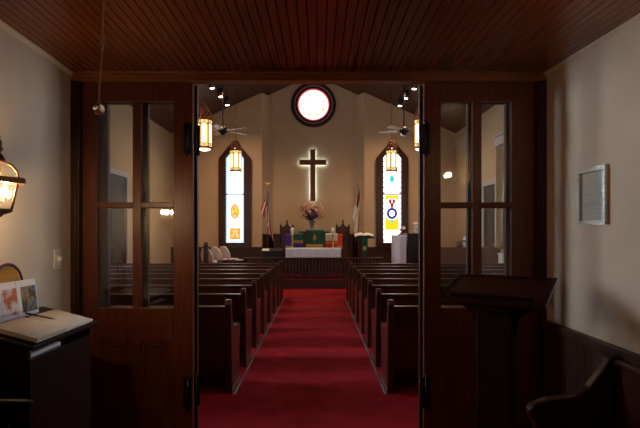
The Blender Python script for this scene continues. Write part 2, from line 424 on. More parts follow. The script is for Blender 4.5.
for py in (178,181,187,190): 
    for i in range(5): b.box(cx-.2+i*.08,cx-.14+i*.08,y-.036,y-.031,zz(py)-.025,zz(py)+.01)
obj('upper_ornament',b,M['sgpale'],w)
w,y=lancet('window_2',2.41,'tall pointed stained window with a blue ring and yellow glass, right of the cross')
cx=2.41
obj('pane',MB().prism(pent(cx,.29,1.19,3.93,4.28),y-.03,y-.02,'XZ'),M['sgw'],w)
b=MB()
for s_ in (-1,1):
    z_=1.25; i=0
    while z_<3.9:
        b.box(cx+s_*.288,cx+s_*.228,y-.035,y-.031,z_,z_+.06,i%2); z_+=.085; i+=1
for i in range(8): b.box(cx-.28+i*.07,cx-.23+i*.07,y-.035,y-.031,1.2,1.25,i%2)
obj('glass_border',b,[M['sgp'],M['sgw']],w)
b=MB(); zy0=zz(230); zy1=zz(215)
b.prism([(cx-.22,zy0),(cx+.22,zy0),(cx+.22,zy1),(cx+.12,zy1-.15),(cx-.12,zy1-.15),(cx-.22,zy1)],y-.035,y-.031,'XZ')
b.prism([(cx-.22,zz(195.2)),(cx-.22,zz(201)),(cx-.06,zz(198)),(cx,zz(200)),(cx+.06,zz(198)),(cx+.22,zz(201)),(cx+.22,zz(195.2))],y-.035,y-.031,'XZ')
obj('yellow_ornament',b,M['sgy'],w)
b=MB(); cz=zz(213.5)
b.frame(oval(cx,cz,.175,.19,16),oval(cx,cz,.092,.10,16),y-.038,y-.0355); obj('blue_ring',b,M['sgblue'],w)
b=MB(); 
for q in (-.06,.06): b.prism(oval(cx+q,zz(201.5),.05,.09,10),y-.038,y-.0355,'XZ')
b.prism(oval(cx,zz(205.5),.055,.09,10),y-.038,y-.0355,'XZ'); obj('red_ornament',b,M['sgr'],w)
b=MB(); b.prism(oval(cx,zz(179),.09,.11,12),y-.038,y-.0355,'XZ').prism([(cx-.03,zz(184)),(cx+.03,zz(184)),(cx+.02,zz(180)),(cx-.02,zz(180))],y-.038,y-.0355,'XZ')
b.prism(oval(cx,zz(221.5),.05,.04,10),y-.038,y-.0355,'XZ'); obj('cyan_ornament',b,M['sgc'],w)

# rose window
rcx=(313.5-VX)*RY/F; rcz=CH+(VY-105)*RY/F
w=thing('window_3','round stained rose window high above the cross','window',kind='structure')
R3=RY/F
b=MB().frame(oval(rcx,rcz,22.5*R3,22.5*R3,48),oval(rcx,rcz,19.2*R3,19.2*R3,48),RY-.09,RY-.002)
b.frame(oval(rcx,rcz,18.3*R3,18.3*R3,48),oval(rcx,rcz,16.2*R3,16.2*R3,48),RY-.07,RY-.002)
obj('window_frame',b,M['casing'],w)
obj('inner_bead',MB().frame(oval(rcx,rcz,19.2*R3,19.2*R3,48),oval(rcx,rcz,18.3*R3,18.3*R3,48),RY-.06,RY-.002),M['lilac'],w)
obj('pane',MB().prism(oval(rcx,rcz,15*R3,15*R3,48),RY-.02,RY-.01,'XZ'),M['sgw'],w)
b=MB()
for i in range(32):
    a0=2*PI*i/32; a1=2*PI*(i+1)/32
    P=lambda r,a:(rcx+r*R3*math.cos(a),rcz+r*R3*math.sin(a))
    b.prism([P(15.2,a0),P(16.3,a0),P(16.3,a1),P(15.2,a1)],RY-.028,RY-.021,'XZ',0); b.prism([P(14.4,a0),P(15.2,a0),P(15.2,a1),P(14.4,a1)],RY-.028,RY-.021,'XZ',1)
obj('red_border',b,[M['sgr'],M['sgp']],w)
b=MB()
for i in range(8):
    a=2*PI*i/8+.35; b.prism(oval(rcx+10.5*R3*math.cos(a),rcz+10.5*R3*math.sin(a),1.5*R3,1.5*R3,10),RY-.028,RY-.021,'XZ',0 if i in (0,5,6,7) else 1)
obj('yellow_roundels',b,[M['sgy'],M['sgpale']],w)
obj('centre_boss',MB().prism(oval(rcx,rcz,.7*R3,.7*R3,10),RY-.03,RY-.021,'XZ'),M['sgo'],w)

# doors in the nave side walls
def side_door(name,x,side,ya,yb,zt,lab):
    t=thing(name,lab,'door',kind='structure'); xo=x-side*.05
    obj('door_casing',MB().frame([(ya-.13,.24),(yb+.13,.24),(yb+.13,zt+.13),(ya-.13,zt+.13)],[(ya,.245),(yb,.245),(yb,zt),(ya,zt)],xo,x,'YZ'),M['lilac'],t)
    d=MB().box(x-side*.02,x,ya,yb,.24,zt)
    obj('door_slab',d,M['darkwood'],t)
    for z0,z1 in ((.45,1.2),(1.35,zt-.15)):
        obj('panel',MB().frame([(ya+.12,z0),(yb-.12,z0),(yb-.12,z1),(ya+.12,z1)],[(ya+.2,z0+.08),(yb-.2,z0+.08),(yb-.2,z1-.08),(ya+.2,z1-.08)],x-side*.032,x-side*.02,'YZ'),M['darkwood'],t)
    obj('door_knob',MB().ball((x-side*.06,ya+.07,1.2),.03).tube([(x-side*.02,ya+.07,1.2),(x-side*.06,ya+.07,1.2)],.012),M['brass'],t)
side_door('door_5',NR,1,12.35,13.2,2.75,'dark door in pale casing, right side wall of the nave')
side_door('door_6',NL,-1,11.2,12.2,2.88,'dark door in pale casing, left side wall of the nave')

# ------------------------------------------------------------------ pews
def pew_profile():
    p=[(.06,0),(.045,.3),(.005,.76)]
    for i in range(9):
        a=PI*1.15-i*PI*1.35/8; p.append((.03+.047*math.cos(a),.841+.047*math.sin(a)))
    p+=[(.072,.79),(.082,.74),(.105,.685),(.15,.64),(.22,.612),(.32,.60),(.43,.597),(.51,.585),(.545,.56),(.55,.53),(.53,.49),(.505,.44),(.50,.3),(.51,.1),(.53,0)]
    return p
ORD=['first','second','third','fourth','fifth','sixth','seventh','eighth']
def make_pew(side,L):
    t=thing('pew','','pew')
    s=side
    for a in (0,L-.055):
        obj('end_panel',MB().prism(pew_profile(),s*a,s*(a+.055)),M['pew'],t,bevel=.008)
        
    x0,x1=s*.055,s*(L-.055)
    obj('backrest',MB().prism([(.035,.26),(.065,.26),(.045,.80),(.018,.80)],x0,x1),M['pew'],t)
    obj('cap_rail',MB().box(x0,x1,.0,.062,.797,.825),M['pew'],t,bevel=.007)
    obj('seat',MB().prism([(.06,.42),(.42,.445),(.435,.43),(.42,.41),(.06,.385)],x0,x1),M['pew'],t)
    obj('shade_board',MB().box(x0,x1,.34,.36,.004,.41),M['pew'],t)  # board added to stop light and darken the space under the seat
    obj('seat_brace',MB().prism([(.10,.39),(.335,.41),(.335,.0),(.13,.0)],s*(L/2-.02),s*(L/2+.02)),M['pew'],t)
    return t
for s,xa,L,nm in ((-1,-.80,3.93,'left'),(1,.645,3.80,'right')):
    proto=make_pew(s,L)
    for k in range(8):
        o=proto if k==0 else copy_tree(proto)
        o.location=(xa,4.50+.91*k,0)
        o['label']='dark wooden pew %s of the aisle, %s row from the doorway'%(nm,ORD[k]); o['group']='pews along the %s of the aisle'%nm

# bench in the vestibule, right foreground
bn=thing('bench','dark wooden settle with curved arms against the right wall below the notice','bench',(0,0,0))
def bprof():
    return [(1.13,0),(1.15,.40),(1.12,.52),(1.095,.55),(1.092,.585),(1.115,.612),(1.19,.641),(1.28,.650),(1.34,.657),(1.405,.702),(1.467,.785),(1.49,.822),(1.505,.85),(1.525,.868),(1.55,.872),(1.568,.862),(1.577,.84),(1.57,.79),(1.565,.4),(1.56,0)]
for a in (2.53,1.0): obj('end_panel',MB().prism(bprof(),a,a+.06,'XZ'),M['pew'],bn,bevel=.012)
obj('backrest',MB().prism([(1.535,.30),(1.56,.30),(1.565,.82),(1.545,.82)],1.06,2.53,'XZ'),M['pew'],bn)
obj('cap_rail',MB().box(1.525,1.572,1.06,2.53,.815,.85),M['pew'],bn,bevel=.012)
obj('seat',MB().prism([(1.14,.43),(1.54,.40),(1.54,.43),(1.14,.46)],1.06,2.53,'XZ'),M['pew'],bn)

# ------------------------------------------------------------------ vestibule: left side
# guest book desk
dk=thing('guest_book_desk','dark slant-top writing desk with beadboard sides against left wall','desk',(0,0,0))
sl=(1.04-.95)/.336
def dz(x): return .95+(-1.4-x)*sl
x0,x1=-1.70,-1.40; ya,yb=2.40,3.06
obj('desk_top',MB().prism([(-1.733,dz(-1.733)),(-1.385,dz(-1.385)),(-1.385,dz(-1.385)-.022),(-1.733,dz(-1.733)-.022)],ya-.02,yb+.03,'XZ'),M['darkwood'],dk,bevel=.004)
bd=MB(); y=ya+.01
xf=-1.43
while y<yb-.01:
    e=min(y+.03,yb); bd.box(xf,xf+.012,y+.0015,e-.0015,.06,.86); y=e
x=-1.69
bd.box(-1.69,xf,ya+.01,yb,.02,.86)
while x<xf-.01:
    e=min(x+.03,xf); bd.box(x+.0015,e-.0015,ya+.0,ya+.011,.06,.86); x=e
obj('cabinet',bd,M['darkwood'],dk)
sh=MB().box(-1.69,-1.41,ya,yb,.86,.875)
sh.prism([(-1.69,.875),(-1.42,.875),(-1.42,dz(-1.42)-.022),(-1.69,dz(-1.69)-.022)],ya,ya+.018,'XZ').prism([(-1.69,.875),(-1.42,.875),(-1.42,dz(-1.42)-.022),(-1.69,dz(-1.69)-.022)],yb-.018,yb,'XZ')
obj('open_shelf',sh,M['darkwood'],dk)
solo('magazine',MB().box(-1.64,-1.44,2.46,2.74,.8752,.893),M['papercool'],'pale magazine tucked in the shelf under the desk top','magazine')
tilt=math.atan(sl)
R_=ry(tilt)
def on_desk(x,y,h=0): 
    return Vector((x,y,dz(x)))+R_@Vector((0,0,h))
gb=thing('guest_book','open guest book with blank cream pages on the slanted desk','book',on_desk(-1.512,2.73,.0)); gb.rotation_euler=(0,tilt,0)
obj('cover',MB().box(-.125,.125,-.315,.315,.0005,.006),M['darkwood'],gb)
def page(sgn,th):
    mb=MB()
    def fn(u,v):
        q=u*.30*sgn; h=.006+th*(1-.15*u)*(1-math.exp(-u*18))+.001
        return (-.12+.24*v,q,h)
    mb.grid(fn,14,2,sm=True)
    e=.30*sgn; h=.006+th*.85
    mb.add([(-.12,e,.006),(.12,e,.006),(.12,e,h),(-.12,e,h)],[(0,1,2,3)])
    for xx in (-.12,.12):
        vs=[(xx,i/14*.30*sgn,.006+th*(1-.15*i/14)*(1-math.exp(-i/14*18))+.001) for i in range(15)]+[(xx,e,.006),(xx,0,.006)]
        mb.add(vs,[tuple(range(len(vs)))])
    return mb
obj('left_pages',page(-1,.024),M['paper'],gb); obj('right_pages',page(1,.014),M['paper'],gb)
pn=thing('pen','black pen lying across the guest book pages','pen',on_desk(-1.57,2.78,.031)); pn.rotation_euler=(0,tilt+.02,math.radians(20))
obj('barrel',MB().tube([(-.085,0,0),(.05,0,0)],.0045,8),M['black'],pn); obj('tip',MB().tube([(.05,0,0),(.072,0,0)],[.004,.001],8),M['brass'],pn)
obj('cap',MB().tube([(-.09,0,0),(-.03,0,0)],.0056,8),M['black'],pn)
# picture cards in a clear stand
bh=thing('card_display','row of glossy picture cards in a clear stand on desk','card display',on_desk(-1.69,2.68,.001)+Vector((.004,0,.008))+Vector((0,0,0)),0)
bh.rotation_euler=(0,0,0)
M['acrylic']=pane_glass('clear_acrylic',(.93,.95,.97))
obj('stand',MB().box(-.012,.045,-.36,.21,-.006,-.002).box(.0415,.045,-.36,.21,-.002,.035),M['acrylic'],bh)
cols=[[(.30,.10,.16),(.75,.72,.78)],[(.50,.13,.06),(.72,.70,.72)],[(.06,.12,.26),(.07,.06,.04)]]
for k in range(3):
    m=bpy.data.materials.new('picture_card_%d'%k); m.use_nodes=True; nt=m.node_tree; b=nt.nodes['Principled BSDF']; b.inputs['Roughness'].default_value=.25
    tc=nt.nodes.new('ShaderNodeTexCoord'); n=nt.nodes.new('ShaderNodeTexNoise'); n.inputs['Scale'].default_value=14; n.inputs['Detail'].default_value=3
    r=nt.nodes.new('ShaderNodeValToRGB'); r.color_ramp.elements[0].position=.42; r.color_ramp.elements[1].position=.56
    r.color_ramp.elements[0].color=(*cols[k][0],1); r.color_ramp.elements[1].color=(*cols[k][1],1)
    if k==2:
        e=r.color_ramp.elements.new(.49); e.color=(.32,.24,.10,1)
    nt.links.new(tc.outputs['Object'],n.inputs['Vector']); nt.links.new(n.outputs['Fac'],r.inputs[0]); nt.links.new(r.outputs[0],b.inputs['Base Color'])
    yc=-.255+.17*k
    c=MB().obox((.004+.006*k,yc+.05,.096),(.003,.185,.20),ry(-.12))
    q=MB().obox((.007+.006*k,yc+.062,.086),(.003,.14,.145),ry(-.12))
    cd=obj('card',c,M['papercool'],bh); obj('picture',q,m,cd)
# offering plate leaning on the wall
op=thing('offering_plate','round golden wooden plate with dark rim leaning on left wall','plate',(-1.722,2.70,1.187))
Rp=ry(PI/2+.0)
obj('dish',MB().lathe([(.0,.004),(.118,.004),(.135,.012),(.135,0),(0,-.004)],n=32,rot=Rp),mat('golden_oak',(.48,.24,.05),.35,noise=.25,nscale=6,stretch=(1,1,8)),op)
obj('rim',MB().tube([(.010,.140*math.cos(2*PI*i/40),.140*math.sin(2*PI*i/40)) for i in range(40)],.008,8,closed=True),mat('dark_purple_rim',(.05,.02,.04),.4),op)
# light switch
sw=thing('light_switch','cream light switch plate on the left wall beside the door casing','light switch',(LX,3.255,1.325))
obj('plate',MB().box(0,.008,-.043,.043,-.067,.067),M['cream'],sw,bevel=.003)
obj('toggle',MB().obox((.018,.0,.004),(.03,.014,.026),ry(.35)),M['cream'],sw)
for z in (-.042,.042): obj('screw',MB().lathe([(.005,0),(.004,.002)],(.008,0,z),8,rot=ry(PI/2)),M['strip'],sw)
# pull string with crystal ball
ps=thing('pull_string','thin tan pull string ending in a clear crystal ball','pull string',(-.805,1.8,1.955))
top=ceil_h(-.805,1.8)-1.955
obj('string',MB().tube([(0,0,.02),(.004,0,.10),(.0135,0,.222)],.003,6).tube([(.0135,0,.268),(.03,0,top)],.003,6),M['string'],ps)
kn=MB().tube([(.0135,0,.222),(.016,0,.235),(.010,0,.245),(.017,0,.256),(.0135,0,.27)],.0055,6).tube([(.012,0,.25),(.0,0,.236),(-.004,-.002,.232)],.0025,6)
kn.tube([(.014,0,.215),(.0135,0,.226)],[.005,.004],8)
obj('knot',kn,M['string'],ps)
obj('crystal_ball',MB().ball((0,0,0),.0205,20),M['crystal'],ps); obj('ball_cap',MB().lathe([(.006,.018),(.006,.024),(.002,.027)],n=8),M['brass'],ps)
# dark chair bottom left
ch=thing('side_chair','dark wooden chair half out of frame below the guest book desk','chair',(-1.33,2.09,0),-PI/2)
for (xx,yy) in ((-.19,-.2),(-.19,.2)): obj('leg',MB().box(xx-.018,xx+.018,yy-.018,yy+.018,0,.44),M['darkwood'],ch)
for yy in (-.2,.2): obj('leg',MB().prism([(.15,0),(.19,0),(.18,.45),(.205,.845),(.17,.845),(.145,.45)],yy-.018,yy+.018,'XZ'),M['darkwood'],ch)
obj('seat',MB().box(-.215,.18,-.215,.215,.43,.455),M['darkwood'],ch,bevel=.008)
obj('top_rail',MB().obox((.187,0,.805),(.026,.43,.10),ry(.06)),M['darkwood'],ch,bevel=.01)
for i in range(4): obj('spindle',MB().tube([(.165,-.12+.08*i,.45),(.182,-.12+.08*i,.77)],.009,8),M['darkwood'],ch)

# wall lantern
ln=thing('wall_lantern','bronze carriage lantern with bright candle bulbs on the left wall','lantern',(-1.485,2.28,1.70))
def hexr(mb,prof,n=6,**k): return mb.lathe(prof,n=n,sm=False,**k)
obj('upper_glass',hexr(MB(),[(.092,.055),(.085,.085),(.055,.118),(.02,.130)]),M['lglass'],ln)
obj('lower_glass',hexr(MB(),[(.056,-.088),(.066,-.05),(.078,0),(.086,.028)]),M['lglass'],ln)
fr=MB()
fr.frame([(.121*math.cos(PI/3*i),.121*math.sin(PI/3*i)) for i in range(6)],[(.085*math.cos(PI/3*i),.085*math.sin(PI/3*i)) for i in range(6)],.030,.056,'XY')
for i in range(6):
    a=PI/3*i; P=lambda r,z:(r*math.cos(a),r*math.sin(a),z)
    fr.tube([P(.093,.055),P(.087,.085),P(.057,.119),P(.02,.132)],.0045,6)
    fr.tube([P(.058,-.09),P(.068,-.05),P(.079,0),P(.088,.03)],.0045,6)
    fr.tube([P(.112,.043),P(.128,.046)],[.008,.001],6)
obj('frame',fr,M['bronze'],ln)
obj('bottom_cap',hexr(MB(),[(.012,-.125),(.02,-.115),(.05,-.105),(.062,-.10),(.062,-.088),(0.0,-.088)]),M['bronze'],ln)
obj('finial',MB().lathe([(.0,.265),(.008,.25),(.005,.24),(.014,.225),(.012,.205),(.02,.19),(.008,.175),(.018,.16),(.026,.145),(.03,.13),(.0,.125)],n=12),M['bronze'],ln)
arm=MB().tube([(-.225,0,.10),(-.18,0,.19),(-.10,0,.235),(-.03,0,.225),(0,0,.19)],.009,8)
obj('bracket',arm,M['bronze'],ln)
obj('backplate',MB().obox((-.238,0,.06),(.022,.09,.26)),M['bronze'],ln,bevel=.008)
obj('candle_cluster',MB().tube([(0,0,-.088),(0,0,-.05)],.012,8).tube([(.028,0,-.05),(.028,0,-.02)],.008,8).tube([(-.02,.024,-.05),(-.02,.024,-.02)],.008,8).tube([(-.02,-.024,-.05),(-.02,-.024,-.02)],.008,8).lathe([(.034,-.056),(.034,-.05)],n=12),M['cream'],ln)
for (a,b) in ((.028,0),(-.02,.024),(-.02,-.024)):
    obj('bulb',MB().lathe([(.004,-.02),(.010,-.006),(.009,.008),(.001,.028)],(a,b,0),10),M['bulb'],ln)

# ------------------------------------------------------------------ vestibule: right side
fc=thing('framed_notice','silver framed printed notice on the right wall','framed notice',(RX,2.85,1.715))
W2,H2=.145,.167
obj('frame',MB().frame([(-W2,-H2),(W2,-H2),(W2,H2),(-W2,H2)],[(-W2+.025,-H2+.025),(W2-.025,-H2+.025),(W2-.025,H2-.025),(-W2+.025,H2-.025)],-.024,-.012,'YZ'),M['silver'],fc)
obj('frame_back',MB().frame([(-W2,-H2),(W2,-H2),(W2,H2),(-W2,H2)],[(-W2+.028,-H2+.028),(W2-.028,-H2+.028),(W2-.028,H2-.028),(-W2+.028,H2-.028)],-.012,0,'YZ'),M['goldedge'],fc)
obj('paper',MB().box(-.008,-.002,-W2+.02,W2-.02,-H2+.02,H2-.02),mat('notice_paper',(.62,.60,.58),.8),fc)
tx=MB(); random.seed(3)
z_=.118; row=0
while z_>-.125:
    if row in (1,5,9,13,16): z_-=.008
    lw=.05 if row==0 else random.uniform(.07,.09); y=lw
    if row>0 and row in (2,6,10,14,17): lw*=.6
    y=lw
    while y>-lw:
        wl=min(random.uniform(.008,.02),y+lw); tx.box(-.0088,-.0079,y-wl,y,z_-.0016,z_+.0016); y-=wl+.004
    z_-=.0125; row+=1
obj('printed_lines',tx,mat('faded_ink',(.40,.39,.38),.8),fc)
obj('glass',MB().box(-.014,-.0125,-W2+.02,W2-.02,-H2+.02,H2-.02),M['glass'],fc)

# pedestal lectern
lc=Vector((1.055,2.895,0)); ang=math.radians(-35)
le=thing('lectern','dark wooden lectern with a slanted top before the right door','lectern',lc,ang)
Rt=rx(math.atan2(.115,.36))
ct=Vector((0,0,1.163))
obj('slanted_top',MB().obox(ct,(.60,.385,.024),Rt),M['pew'],le,bevel=.006)
obj('top_border',MB().frame([(-.30,-.19),(.30,-.19),(.30,.19),(-.30,.19)],[(-.27,-.16),(.27,-.16),(.27,.16),(-.27,.16)],0,.006,'XY'),M['darkwood'],le).matrix_local=Matrix.Translation(ct)@Rt.to_4x4()@Matrix.Translation((0,0,.011))
obj('book_ledge',MB().obox(ct+Rt@Vector((0,-.135,.022)),(.47,.03,.024),Rt),M['darkwood'],le,bevel=.004)
obj('column',MB().box(-.10,.10,-.07,.07,.06,1.09),M['darkwood'],le,bevel=.008)
for s_ in (-1,1):
    obj('bracket',MB().prism([(s_*.10,1.10),(s_*.22,1.10),(s_*.20,1.06),(s_*.14,1.02),(s_*.115,.95),(s_*.10,.88)],-.02,.02,'XZ'),M['darkwood'],le)
obj('support_block',MB().prism([(-.14,1.05),(.10,1.05),(.10,1.16),(-.14,1.09)],-.095,.095,'YZ'),M['darkwood'],le)
obj('base',MB().box(-.22,.22,-.18,.18,0,.06),M['darkwood'],le,bevel=.012)

# ------------------------------------------------------------------ pendant lanterns
def pendant():
    t=thing('pendant_lantern','','pendant lantern')
    r=.150; zb=.0; zt=.57
    hx=lambda r,z:[(r,z)]
    obj('glass_shade',MB().lathe([(r,zb+.03),(r,zt)],n=6,sm=False),[M['amber']],t)
    g=MB()
    for i in range(6):
        a=PI/3*i+PI/6
        Rr=rz(a); g.obox(Rr@Vector((r*.868+.002,0,.30)),(.003,.055,.36),Rr)
    obj('bright_core',g,M['hot'],t)
    f=MB()
    for i in range(6):
        a=PI/3*i; P=lambda rr,z:(rr*math.cos(a),rr*math.sin(a),z)
        f.tube([P(r+.004,zb+.01),P(r+.004,zt+.01)],.010,6)
        a2=a+PI/3; Q=lambda rr,z:(rr*math.cos(a2),rr*math.sin(a2),z)
        am=a+PI/6; Mx=lambda rr,z:(rr*math.cos(am),rr*math.sin(am),z)
        f.tube([Mx(r*.87,zb+.03),Mx(r*.87,zt)],.0045,5)
        for z in (zb+.10,zt-.09): f.tube([P(r+.003,z),Q(r+.003,z)],.006,5)
        f.tube([P(r,zt-.09),Mx(r*.87+.003,zt-.03),Q(r,zt-.09)],.005,5)
        f.tube([P(r,zb+.03),Mx(r*.87+.003,zb+.085),Q(r,zb+.03)],.005,5)
    obj('frame',f,M['copper'],t)
    for nm,z0,z1 in (('bottom_ring',zb-.0,zb+.04),('top_ring',zt-.01,zt+.03)):
        rr=r+.014; a6=[(rr*math.cos(PI/3*i),rr*math.sin(PI/3*i)) for i in range(6)]; b6=[((rr-.03)*math.cos(PI/3*i),(rr-.03)*math.sin(PI/3*i)) for i in range(6)]
        obj(nm,MB().frame(a6,b6,z0,z1,'XY'),M['copper'],t)
    c=MB()
    for i in range(12):
        a=PI/6*i; P=lambda rr,z:(rr*math.cos(a),rr*math.sin(a),z)
        c.tube([P(r+.004,zt+.02),P(r*.97,zt+.10),P(r*.72,zt+.20),P(r*.35,zt+.27),P(.02,zt+.31)],.009 if i%2==0 else .006,6)
    for z,rr in ((zt+.11,r*.955),(zt+.2,r*.72)):
        c.tube([(rr*math.cos(PI/6*i),rr*math.sin(PI/6*i),z) for i in range(12)],.006,5,closed=True)
    obj('crown',c,M['copper'],t)
    obj('diffuser_dish',MB().lathe([(0,-.035),(.07,-.028),(.115,-.008),(.12,.01)],n=18),M['hot'],t)
    obj('finial',MB().lathe([(.02,zt+.30),(.03,zt+.32),(.012,zt+.34),(.02,zt+.36),(.004,zt+.39)],n=10),M['copper'],t)
    return t
def chain(x,y,z0,z1,t):
    mb=MB(); n=int((z1-z0)/.05); 
    for i in range(n):
        z=z0+(i+.5)*(z1-z0)/n; h=(z1-z0)/n*.62; w=.012
        pts=[]
        for k in range(8):
            a=2*PI*k/8; u=w*math.cos(a); pts.append((u if i%2 else 0, 0 if i%2 else u, z+h*math.sin(a)))
        mb.tube(pts,.0032,4,closed=True)
    obj('chain',mb,M['iron'],t)
    obj('canopy',MB().lathe([(.055,z1+.04),(.06,z1+.0),(.03,z1-.04),(.008,z1-.06)],n=14),M['copper'],t)
PL=[(-2.25,9.7,'amber glass lantern hanging nearest, at upper left of the doorway'),
    (2.05,9.7,'amber glass lantern hanging half hidden by the right door frame'),
    (-2.23,13.3,'amber glass lantern hanging in front of the left stained window'),
    (2.00,13.3,'amber glass lantern hanging in front of the right stained window')]
proto=pendant()
for i,(x,y,lab) in enumerate(PL):
    o=proto if i==0 else copy_tree(proto)
    o.location=(x,y,3.16); o['label']=lab; o['group']='amber lanterns hanging in the nave'; o.rotation_euler=(0,0,.2)
roots=[o for o in COL.objects if o.name.startswith('pendant_lantern')]
for o in roots: chain(0,0,.95,roofz(o.location.x)-3.16-.02,o)

# ceiling fans
def fan(x,y,lab,a0):
    t=thing('ceiling_fan',lab,'ceiling fan',(x,y,4.22),a0,'ceiling fans in the nave')
    zt=roofz(x)-4.22
    obj('downrod',MB().tube([(0,0,.06),(0,0,zt)],.018,8),M['iron'],t)
    obj('canopy',MB().lathe([(.08,zt+.03),(.075,zt-.02),(.03,zt-.08)],n=14),M['iron'],t)
    obj('motor',MB().lathe([(.0,-.13),(.05,-.12),(.06,-.08),(.10,-.06),(.13,-.02),(.13,.04),(.07,.08),(.03,.11)],n=18),M['iron'],t)
    for i in range(5):
        a=2*PI/5*i; R=rz(a)@rx(.2)
        bl=obj('blade',MB().obox(rz(a)@Vector((.43,0,.0)),(.54,.13,.012),R),mat('fan_blade',(.50,.42,.34),.4) if not M.get('blade') else M['blade'],t,bevel=.004)
        M['blade']=bl.data.materials[0]
        obj('blade_iron',MB().obox(rz(a)@Vector((.15,0,.0)),(.10,.04,.014),R),M['iron'],t)
fan(-2.52,13.0,'dark ceiling fan on a rod, left of the cross',-.45)
fan(2.28,13.0,'dark ceiling fan on a rod, right of the cross',.2)

# track spotlights under the roof
def can(x,y,z,aim,lab,group):
    t=thing('track_light',lab,'track light',(x,y,z),0,group)
    d=Vector((aim,-.10,-1)).normalized(); q=d.to_track_quat('-Z','Y').to_matrix()
    obj('housing',MB().lathe([(.02,.17),(.06,.155),(.08,.11),(.08,-.10),(.074,-.10),(.068,-.085),(0,-.085)],n=16,rot=q),M['black'],t)
    obj('lamp_face',MB().lathe([(.0,-.088),(.062,-.089),(.062,-.086)],n=16,rot=q),M['canlamp'],t)
    zt=roofz(x)-z
    obj('stem',MB().tube([(0,0,.05),(0,0,zt+.02)],.014,8),M['black'],t)
    l=bpy.data.lights.new('track_spot','SPOT'); l.energy=SPOT; l.color=(1,.69,.40); l.spot_size=math.radians(150); l.spot_blend=1.0; l.shadow_soft_size=.05
    lo=bpy.data.objects.new('track_spot',l); COL.objects.link(lo); lo.location=Vector((x,y,z))+d*.11; lo.rotation_euler=d.to_track_quat('-Z','Y').to_euler()
SPOT=140
for s,nm in ((-1,'left'),(1,'right')):
    for k,(yy,px,py) in enumerate(((13.0,212,87.3),(13.9,220.5,95.8),(14.7,227,104.3)) if s<0 else ((13.0,414.5,88),(13.9,406,97.5),(14.7,400.2,105))):
        can((px-VX)*yy/F,yy,CH+(VY-py)*yy/F+.06,-s*.12,
            'black spotlight on the %s roof slope, %s of three from the altar end'%(nm,('third','second','first')[k]),'black spotlights on the %s roof slope'%nm)

# ------------------------------------------------------------------ chancel
def yx(px,y): return (px-VX)*y/F
# cross
cx=yx(312.8,16.4); 
cr=thing('wall_cross','tall dark wooden cross glowing at its edges on the recess wall','cross',(cx,RY,0))
zt,zb=CH+(VY-149)*16.45/F,CH+(VY-201)*16.45/F; za=CH+(VY-162.3)*16.45/F
t_=.088; ar=.455
cs=[(-t_,zb),(t_,zb),(t_,za-t_),(ar,za-t_),(ar,za+t_),(t_,za+t_),(t_,zt),(-t_,zt),(-t_,za+t_),(-ar,za+t_),(-ar,za-t_),(-t_,za-t_)]
obj('cross_body',MB().prism(cs,-.12,-.055,'XZ'),mat('cross_wood',(.13,.035,.015),.4,noise=.2,stretch=GR),cr,bevel=.008)
hb=MB().box(-.07,.07,-.054,-.046,zb+.03,zt-.02).box(-ar+.02,ar-.02,-.054,-.046,za-.07,za+.07)
obj('backlight',hb,M['halo'],cr)
obj('mount',MB().box(-.03,.03,-.046,0,za-.3,za+.2),M['black'],cr)
# altar rail
ar_=thing('altar_rail','long dark altar rail with turned balusters across the chancel step','altar rail',(0,13.32,.24))
xa,xb=-2.0,1.77
obj('top_rail',MB().box(xa,xb,-.06,.06,.545,.595),M['pew'],ar_,bevel=.012); obj('bottom_rail',MB().box(xa,xb,-.03,.03,.012,.11),M['pew'],ar_,bevel=.005)
for x in (xa+.05,-.98,.72,xb-.05): obj('post',MB().box(x-.045,x+.045,-.045,.045,0,.546).box(x-.055,x+.055,-.055,.055,0,.06),M['pew'],ar_)
n=40; prof=[(.014,.07),(.014,.11),(.024,.13),(.016,.15),(.026,.24),(.028,.30),(.016,.40),(.013,.44),(.024,.46),(.014,.48),(.014,.55)]
bme=None
for i in range(n):
    x=xa+.13+(xb-xa-.26)*i/(n-1)
    if bme is None: b0=obj('baluster',MB().lathe(prof,n=8),M['pew'],ar_); bme=b0.data; b0.location=(x,0,0)
    else:
        b0=bpy.data.objects.new('baluster',bme); COL.objects.link(b0); b0.parent=ar_; b0.location=(x,0,0)
# communion table with white cloth
ty=13.95; xl,xr=yx(285.5,13.75),yx(341,13.75); tz=1.07
ct_=thing('communion_table','long communion table under a white cloth behind the altar rail','table',((xl+xr)/2,ty,.24)); hw=(xr-xl)/2
obj('tabletop',MB().box(-hw+.03,hw-.03,-.2,.25,.79,.825),M['chancelwood'],ct_)
for x in (-hw+.08,hw-.08):
    for y in (-.15,.2): obj('leg',MB().box(x-.035,x+.035,y-.035,y+.035,0,.79),M['chancelwood'],ct_)
obj('apron',MB().box(-hw+.06,hw-.06,-.17,-.15,.60,.79),M['chancelwood'],ct_)
def cl(u,v):
    # draped strip: front drop, top, back drop
    x=-hw+2*hw*u; q=v*3
    wv=.008*math.sin(u*38)
    if q<1: return (x,-.215-.01*(1-q)+wv*(1-q),.565+.265*q+.0)
    if q<2: return (x,-.215+(q-1)*.48,.832)
    return (x,.265+wv*(q-2),.832-.265*(q-2))
c=MB().grid(cl,60,18); o=solo('tablecloth',c,M['white'],'white cloth with short front drop on the communion table','tablecloth',loc=((xl+xr)/2,ty,.24))
def sol(o,th=.004):
    m=o.modifiers.new('thick','SOLIDIFY'); m.thickness=th; m.offset=1
sol(o,.004)
